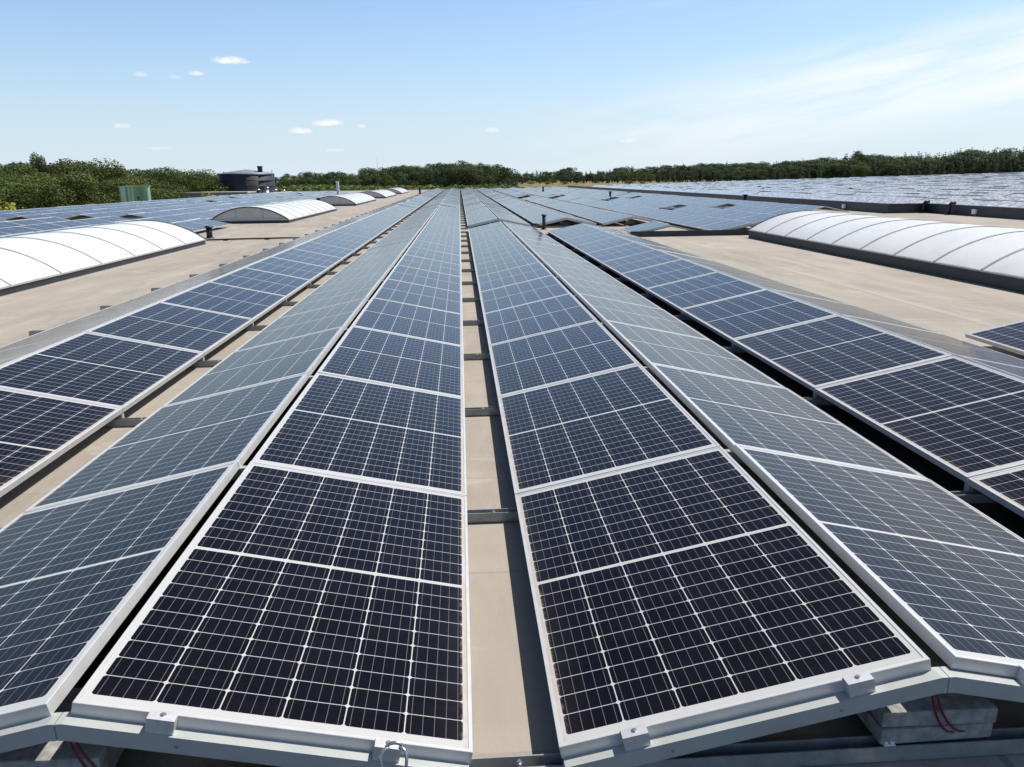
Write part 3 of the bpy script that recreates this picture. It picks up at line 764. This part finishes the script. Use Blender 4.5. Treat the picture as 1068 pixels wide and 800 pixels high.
vent((9.0, 86.0, 0), .65, .10, 'dark vent pipe far off in the right field')
vent((-25.0, 62.5, 0), .55, .09, 'dark vent pipe near the left roof edge')
wv = empty('vent_post', (-12.5, 81.5, 0), 0, 'slim white vent post standing far off between left skylights and trees', 'vent post')
MB().box(-.13, .13, -.13, .13, 0, 1.5).build('post', m_white, wv, .02); MB().box(-.17, .17, -.17, .17, 1.503, 1.56).build('cap', m_white, wv)
# low dark boxes set in the holes where panels are left out
def add_hole_box(loc, sx, sy, h, label):
    root = empty('dark_hole_box', loc, 0, label, 'roof vent', 'low dark boxes in holes of the panel fields')
    MB().box(-sx/2, sx/2, -sy/2, sy/2, -.02, h).build('housing', m_dark, root)
    MB().box(-sx/2-.05, sx/2+.05, -sy/2-.05, sy/2+.05, h+.003, h+.05).build('lid', m_black, root)
for (row, i, y0, txt) in (('R9', 6, 22.87, 'nearest hole of the right field'), ('R9', 15, 22.87, 'far hole of the right field left of the pipe'), ('R11', 15, 26.3, 'hole of the right field beside the parapet'), ('R11', 4, 26.3, 'hole behind the right skylight')):
    add_hole_box((ROWS[row][0]+CW+.04, y0+i*PITCHY+PL/2, 0), 1.9, 1.5, .14, 'low dark box in the '+txt)
for (row, i, y0, txt) in (('F3', 19, 12, 'hole of the left field beside the second skylight'), ('F5', 11, 12, 'left field hole above the first skylight'), ('F7', 26, 33.2, 'far hole of the left field'), ('F9', 14, 32.6, 'left field hole in front of the green shed'), ('F11', 22, 32.6, 'left field hole near the roof edge')):
    add_hole_box((ROWS[row][0]-CW-.04, y0+i*PITCHY+PL/2, 0), 1.9, 1.5, .14, 'low dark box in the '+txt)
# cable duct crossing to the array
du = empty('cable_duct', (-6, 20.7, 0), 0, 'thin dark cable duct crossing the roof from the left skylight to the panels', 'cable duct')
m = MB(); m.tube([(-1.15, -.25, .04), (-.3, .05, .035), (.8, .15, .035), (1.6, .2, .035)], .022, 8); m.build('pipe', m_black, du)
m = MB()
for q in (-.6, .5, 1.3): m.box(q-.05, q+.05, .02 if q > -.5 else -.1, .22 if q > -.5 else .06, 0, .02)
m.build('foot', m_black, du)
# dark cable connectors at the far end of the second right row
for k, (x_, y_, txt) in enumerate(((2.24, 21.4, 'nearest'), (2.28, 22.0, 'middle'), (2.26, 22.7, 'farthest'))):
    m = MB(); m.box(-.07, .07, -.05, .05, 0, .06); m.tube([(0, .05, .03), (.05, .16, .02)], .014, 8)
    o = m.build('junction_box', m_black); o.location = (x_-.05, y_, .125+.03); o.rotation_euler = (0, .2, .4*k)
    tag(o, '%s small black cable box at the end of the second right row' % txt, 'cable box')
# parapet downpipes and lamps
for (x_, y_, txt) in ((RJX-.22, 33.0-3.3, 'left'), (RJX-.20, 28.0, 'right')):
    root = empty('downpipe', (x_, y_, 0), 0, '%s one of two black pipes climbing the dark parapet at its kink' % txt, 'pipe')
    m = MB(); m.tube([(0, 0, 0), (0, 0, .38), (.06, 0, .45), (.22, 0, .45)], .06, 10); m.build('pipe', m_black, root)
    MB().box(-.10, .10, -.10, .10, 0, .06).build('foot', m_black, root)
for (x_, y_, txt) in ((RX1-.03, 33.6, 'left'), (RJX-.03, 26.7, 'right')):
    root = empty('bulkhead_lamp', (x_, y_, .17), 0, 'small white box on the dark parapet face, %s of the two' % txt, 'white box')
    MB().box(-.06, .028, -.11, .11, -.09, .09).build('housing', m_white, root, .015)

# ------------------------------------------------------------------ beyond the roof: tank, shed, platform, mast
TX, TY = -37.8, 145.0
m_tank = simple('dark navy tank shell', (.022, .024, .034), .55, .1, .2, .5)
m_tankroof = simple('grey tank roof sheet', (.20, .22, .25), .5, .1, .15, .8)
tk = empty('storage_tank', (TX, TY, -6.0), 0, 'round dark navy storage tank with a shallow conical lid behind the left field', 'tank')
def lathe(mb, prof, n=48):
    b0 = len(mb.v)
    for r, z in prof:
        for k in range(n): a = 2*math.pi*k/n; mb.v.append((r*math.cos(a), r*math.sin(a), z))
    for i in range(len(prof)-1):
        for k in range(n):
            a = b0+i*n+k; b = b0+i*n+(k+1) % n; mb.face((a, b, b+n, a+n), True)
m = MB(); lathe(m, [(4.55, 0), (4.6, 4), (4.75, 8.9), (4.62, 8.95), (4.6, 8.6)]); m.build('shell', m_tank, tk)
m = MB(); lathe(m, [(4.74, 8.96), (4.7, 9.05), (2.4, 9.45), (.05, 9.75)]); m.build('lid', m_tankroof, tk)
m = MB()
for k in range(9):
    z = .9+k*.98; lathe(m, [(4.60+z*.016, z), (4.68+z*.016, z+.05), (4.60+z*.016, z+.1)], 48)
m.build('hoop', m_tank, tk)
m = MB()
for sgn in (-1, 1): m.tube([(4.95, -2.2+sgn*.25, 0), (4.95, -2.2+sgn*.25, 9.6)], .03, 6)
for k in range(14): m.tube([(4.95, -2.45, .3+k*.66), (4.95, -1.95, .3+k*.66)], .02, 6)
m.build('ladder', m_coping, tk)
m = MB(); m.tube([(2.9, -2.0, 9.2), (2.9, -2.0, 10.0), (2.9, -2.0, 10.25)], [.42, .42, .55], 12); m.build('vent_cap', m_black, tk)

pf = empty('utility_building', (-41, 136, -6.5), 0, 'low grey building with a pale roof edge at the foot of the dark tank', 'building')
MB().box(-9, 6.0, -3.0, 3.0, 0, 6.35).build('wall', m_conc, pf); MB().box(-9.2, 6.2, -3.2, 3.2, 6.353, 6.55).build('roof', m_edge, pf)
m = MB()
for q in np.arange(-7.5, 5.5, 2.6): m.box(q, q+1.2, -3.03, -2.99, 2.0, 3.4)
m.build('window', m_black, pf)
for k, (x_, h_, mm) in enumerate(((-32.6, 2.4, m_black), (-31.2, 3.1, m_white), (-29.9, 2.3, m_white), (-28.6, 2.0, m_white))):
    root = empty('exhaust_stack', (x_, 131.0, -6.5), 0, '%s short %s stack right of the dark tank' % (('first', 'second', 'third', 'fourth')[k], 'dark' if k == 0 else 'pale'), 'stack')
    m = MB(); m.tube([(0, 0, 0), (0, 0, 5.6+h_*.45)], .28, 12); m.build('pipe', mm, root)
    m = MB(); m.tube([(0, 0, 5.602+h_*.45), (0, 0, 5.85+h_*.45)], [.40, .34], 12); m.build('cowl', m_steel, root)
def green_mat():
    m, t, b = mat('green striped sheet')
    tcn = N(t, 'ShaderNodeTexCoord'); mp = N(t, 'ShaderNodeMapping'); mp.inputs['Scale'].default_value = (1.7, 1.7, .05); t.links.new(tcn.outputs['Object'], mp.inputs[0])
    n_ = N(t, 'ShaderNodeTexNoise'); n_.inputs['Scale'].default_value = 2.2; n_.inputs['Detail'].default_value = 4; t.links.new(mp.outputs[0], n_.inputs['Vector'])
    t.links.new(mix(t, smooth(t, n_.outputs[0], .40, .62), (.20, .40, .19), (.62, .70, .58)), b.inputs['Base Color']); b.inputs['Roughness'].default_value = .6
    return m
gs = empty('green_shed', (-33.6, 84.0, -6.5), .30, 'pale green vertically striped tower shed beyond the left roof edge', 'shed')
m = MB(); nrib = 26
for face, (ax, ay, bx, by) in enumerate(((-1.75, -1.5, 1.75, -1.5), (1.75, -1.5, 1.75, 1.5), (1.75, 1.5, -1.75, 1.5), (-1.75, 1.5, -1.75, -1.5))):
    nx, ny = (by-ay), -(bx-ax); ln = math.hypot(nx, ny); nx /= ln; ny /= ln; b0 = len(m.v)
    for k in range(nrib*2+1):
        t_ = k/(nrib*2); o_ = .05 if (k//1) % 2 else 0
        for z, sc in ((0, 1.0), (7.75, 1.06)): m.v.append(((ax+(bx-ax)*t_)*sc*.72+nx*o_, (ay+(by-ay)*t_)*sc*.72+ny*o_, z))
    for k in range(nrib*2): a = b0+2*k; m.face((a, a+2, a+3, a+1))
m.build('wall', green_mat(), gs); MB().box(-1.42, 1.42, -1.22, 1.22, 7.753, 7.82).build('roof', m_leaf and m_edge, gs)
ms = empty('radio_mast', (-42, 420, .4), 0, 'very thin grey lattice mast rising above the middle trees', 'mast')
m = MB()
for sx, sy in ((-.35, -.3), (.35, -.3), (0, .4)): m.tube([(sx, sy, 0), (sx*.35, sy*.35, 11.0)], .035, 6)
m.build('lattice', m_skyrim, ms); m = MB(); m.tube([(0, 0, 10.9), (0, 0, 14.5)], .035, 6); m.build('antenna', m_steel, ms)

# ------------------------------------------------------------------ trees
def crown_mesh(name, kind, seed, m, nleaf, leaf):
    """leaf-clump faces spread through lobes; unit tree: height 1, crown width about 'w'"""
    rg = np.random.default_rng(seed); C = []
    if kind == 'broad':
        nl = 13
        for k in range(nl):
            h = .26+.62*rg.random(); rad = .30*math.sqrt(max(.05, 1-((h-.52)/.52)**2)); a = 2*math.pi*rg.random(); d_ = rad*math.sqrt(rg.random())
            C.append((d_*math.cos(a), d_*math.sin(a), h, .11+.09*rg.random()))
        C.append((0, 0, .86, .12)); C.append((.1*rg.random(), 0, .3, .2))
    elif kind == 'pine':
        for k in range(11):
            h = .16+.80*k/10; w = .155*(1-h)**.75+.012
            for q in range(3 if h < .85 else 1):
                a = 2*math.pi*rg.random(); C.append((w*.75*math.cos(a), w*.75*math.sin(a), h, w*.62+.012))
    else:
        for k in range(8):
            a = 2*math.pi*rg.random(); d_ = .38*math.sqrt(rg.random()); C.append((d_*math.cos(a), d_*math.sin(a), .25+.5*rg.random(), .2+.12*rg.random()))
    C = np.array(C); wgt = C[:, 3]**2; idx = rg.choice(len(C), nleaf, p=wgt/wgt.sum())
    dirs = rg.normal(size=(nleaf, 3)); dirs /= np.linalg.norm(dirs, axis=1)[:, None]
    rr = C[idx, 3]*(.55+.5*rg.random(nleaf)**.6)
    sq = np.array([1, 1, .82])
    p = C[idx, :3]+dirs*sq*rr[:, None]
    nrm = dirs+rg.normal(size=(nleaf, 3))*.55; nrm /= np.linalg.norm(nrm, axis=1)[:, None]
    t1 = np.cross(nrm, rg.normal(size=(nleaf, 3))); t1 /= np.linalg.norm(t1, axis=1)[:, None]; t2 = np.cross(nrm, t1)
    s = leaf*(.6+.8*rg.random(nleaf))[:, None]; asp = (.5+.5*rg.random(nleaf))[:, None]
    V = np.stack([p-t1*s, p-t2*s*asp, p+t1*s, p+t2*s*asp], 1).reshape(-1, 3)
    Fc = np.arange(nleaf*4).reshape(-1, 4)
    me = bpy.data.meshes.new(name); me.from_pydata(V.tolist(), [], Fc.tolist()); me.materials.append(m)
    lobe = rg.random(len(C)); tone = np.clip(.62*lobe[idx]+.38*rg.random(nleaf), 0, 1)
    at = me.attributes.new('tone', 'FLOAT', 'FACE'); at.data.foreach_set('value', tone.astype(np.float32)); me.update()
    return me, C
def trunk_mesh(name, C, seed, thick=.018):
    rg = np.random.default_rng(seed); m = MB()
    top = .8; pts = [(0, 0, -.02), (.008*rg.normal(), .008*rg.normal(), .25), (.015*rg.normal(), .015*rg.normal(), .55), (0, 0, top)]
    m.tube(pts, [thick*1.3, thick, thick*.65, thick*.25], 7)
    for c in C[::2]:
        z0 = min(.6, max(.15, c[2]-.18)); m.tube([(0, 0, z0), (c[0]*.5, c[1]*.5, (z0+c[2])*.52), (c[0], c[1], c[2])], [thick*.5, thick*.32, thick*.12], 5)
    me = bpy.data.meshes.new(name); me.from_pydata(m.v, [], m.f); me.polygons.foreach_set('use_smooth', m.sm); me.materials.append(m_bark); me.update()
    return me
LIB = {}
for kind, key, m, nv, nl, lf in (('broad', 'broad', m_leaf, 5, 11000, .0095), ('broad', 'dark', m_leafd, 4, 6000, .0135), ('pine', 'pine', m_leafp, 5, 2600, .012), ('bush', 'yellow', m_leafy, 2, 1800, .028), ('bush', 'bush', m_leaf, 2, 1800, .028)):
    LIB[key] = []
    for q in range(nv):
        me, C = crown_mesh(key+'_crown', kind, 100+q*7+len(key), m, nl, lf)
        LIB[key].append((me, trunk_mesh(key+'_trunk', C, q, .018 if kind != 'bush' else .02)))
def az_px(px): return YAW+math.atan((px-534)/F)
def hor_y(px): return 187.2-.01265*(px-480)
def tree(key, name, px, D, top_y, wscale, label, group, v=None, base=None):
    a = az_px(px); x, y = CAM.x+D*math.sin(a), CAM.y+D*math.cos(a)
    zb = terrain_z(x, y) if base is None else base
    depth = D*math.cos(a-YAW)
    zt = CAM.z+(hor_y(px)-top_y)*depth/F
    h = max(1.2, zt-zb)
    k = random.randrange(len(LIB[key])) if v is None else v
    me, tm = LIB[key][k]
    root = empty(name, (x, y, zb), random.random()*6.28, label, 'tree' if 'bush' not in name else 'bush', group)
    root.scale = (h*wscale, h*wscale, h)
    for nm, dd in (('crown', me), ('trunk', tm)):
        o = bpy.data.objects.new(nm, dd); COL.objects.link(o); o.parent = root
    return root
def prof(tab, x):
    xs = [t[0] for t in tab]; return float(np.interp(x, xs, [t[1] for t in tab]))
LT = [(-80, 172), (0, 172), (25, 168), (50, 168), (75, 169), (95, 168), (115, 166), (128, 169), (140, 175), (155, 174), (172, 173), (190, 177), (212, 177), (235, 175), (260, 182), (290, 183)]
GL_ = 'broad green trees in the line beyond the left roof edge'
for i, px in enumerate(np.arange(-70, 222, 14.5)):
    D = np.interp(px, [-70, 250], [108, 150])*(1+.03*random.random())
    tree('broad', 'broadleaf_tree', px+random.uniform(-4, 4), D, prof(LT, px)+random.uniform(-.5, 2.5), 1.02+random.random()*.25, 'green broadleaf tree in the dense line beyond the left roof edge', GL_)
for i, px in enumerate(np.arange(-62, 262, 17)):
    D = np.interp(px, [-70, 250], [122, 168])*(1+.03*random.random())
    tree('dark', 'broadleaf_tree', px+random.uniform(-5, 5), D, prof(LT, px)+random.uniform(0, 3), 1.1+random.random()*.3, 'green broadleaf tree in the dense line beyond the left roof edge', GL_)
for i, px in enumerate(np.arange(-66, 200, 13)):                      # lower edge of the wood
    D = np.interp(px, [-70, 250], [99, 140])
    tree('broad', 'broadleaf_tree', px+random.uniform(-4, 4), D, prof(LT, px)+14+random.uniform(-4, 8), 1.5+random.random()*.3, 'green broadleaf tree in the dense line beyond the left roof edge', GL_)
tree('broad', 'broadleaf_tree', 66, 128, 161.0, .40, 'tall thin treetop sticking out of the left tree line', None, 2)
tree('yellow', 'flowering_bush', 24, 84, 204, 1.15, 'yellow flowering bush at the left roof edge', None)
tree('yellow', 'flowering_bush', 84, 86, 206, .8, 'small yellowish bush at the foot of the left trees', None)
tree('yellow', 'flowering_bush', 229, 124, 188, .9, 'bright yellow green bush just left of the dark tank', None)
MT = [(240, 183), (262, 180), (290, 182), (315, 181), (345, 179), (360, 178.5), (375, 180), (392, 176), (410, 173), (440, 171), (455, 170), (480, 168), (500, 167.5), (515, 171), (526, 174), (535, 178), (545, 182)]
GM = 'dark trees of the middle grove beyond the far roof end'
for row, (Dm, dy, w_) in enumerate(((232, 6, 1.0), (250, 2.5, 1.05), (268, 0, 1.1))):
    for px in np.arange(255, 534, 7.5 if row else 9):
        tree('dark' if (int(px)+row) % 4 else 'broad', 'broadleaf_tree', px+random.uniform(-3, 3), Dm*(1+.02*random.random()), prof(MT, px)+dy+random.uniform(-.8, 2.2), w_*(.85+.4*random.random()), 'dark green tree in the middle grove beyond the far roof end', GM)
tree('dark', 'broadleaf_tree', 527, 222, 172.5, 1.25, 'round dark tree closing the middle grove on its right', None, 1)
for px in np.arange(300, 536, 10):
    tree('bush', 'hedge_bush', px+random.uniform(-3, 3), 196, 190+random.uniform(-1, 1.5), 2.2, 'low green bush in the hedge in front of the middle grove', 'hedge bushes in front of the middle grove')
for px in (556, 572, 590, 622, 634, 655, 668):
    tree('bush' if px % 4 else 'yellow', 'field_bush', px, 300+random.random()*40, 187.5+random.random()*1.5, 2.0, 'olive bush on the tan field before the right forest', 'bushes on the tan field')
RT = [(530, 181), (545, 180), (560, 178.5), (580, 178), (595, 174), (605, 178), (640, 176), (656, 174), (680, 175), (700, 172.5), (720, 171), (750, 171), (780, 170), (801, 168.5), (838, 166), (870, 164), (883, 160), (892, 163), (933, 162), (978, 159.5), (994, 156.5), (1067, 156), (1120, 155)]
GR_ = 'conifers and trees of the right hand forest'
for row, (Dm, dy, st, sc) in enumerate(((325, 7, 8, 1.2), (350, 5, 7, 1.2), (380, 3, 6.5, 1.25), (410, 1.2, 6.5, 1.3), (440, 0, 6, 1.35))):
    for px in np.arange(532, 1105, st):
        con = random.random() < np.interp(px, [530, 800, 950, 1068], [.35, .4, .75, .9])
        tree('pine' if con else ('dark' if random.random() < .75 else 'broad'), 'conifer' if con else 'broadleaf_tree', px+random.uniform(-3, 3), Dm*(1+.03*random.random()), prof(RT, px)+dy+random.uniform(-1.2, 1.8)-(1.0 if con else 0),
             (1.0 if con else 1.15)*sc*(.85+.35*random.random()), 'dark %s in the forest along the right horizon' % ('conifer' if con else 'leafy tree'), GR_)
tree('dark', 'broadleaf_tree', 884, 380, 158.5, .9, 'single broad treetop standing above the right forest edge', None, 0)
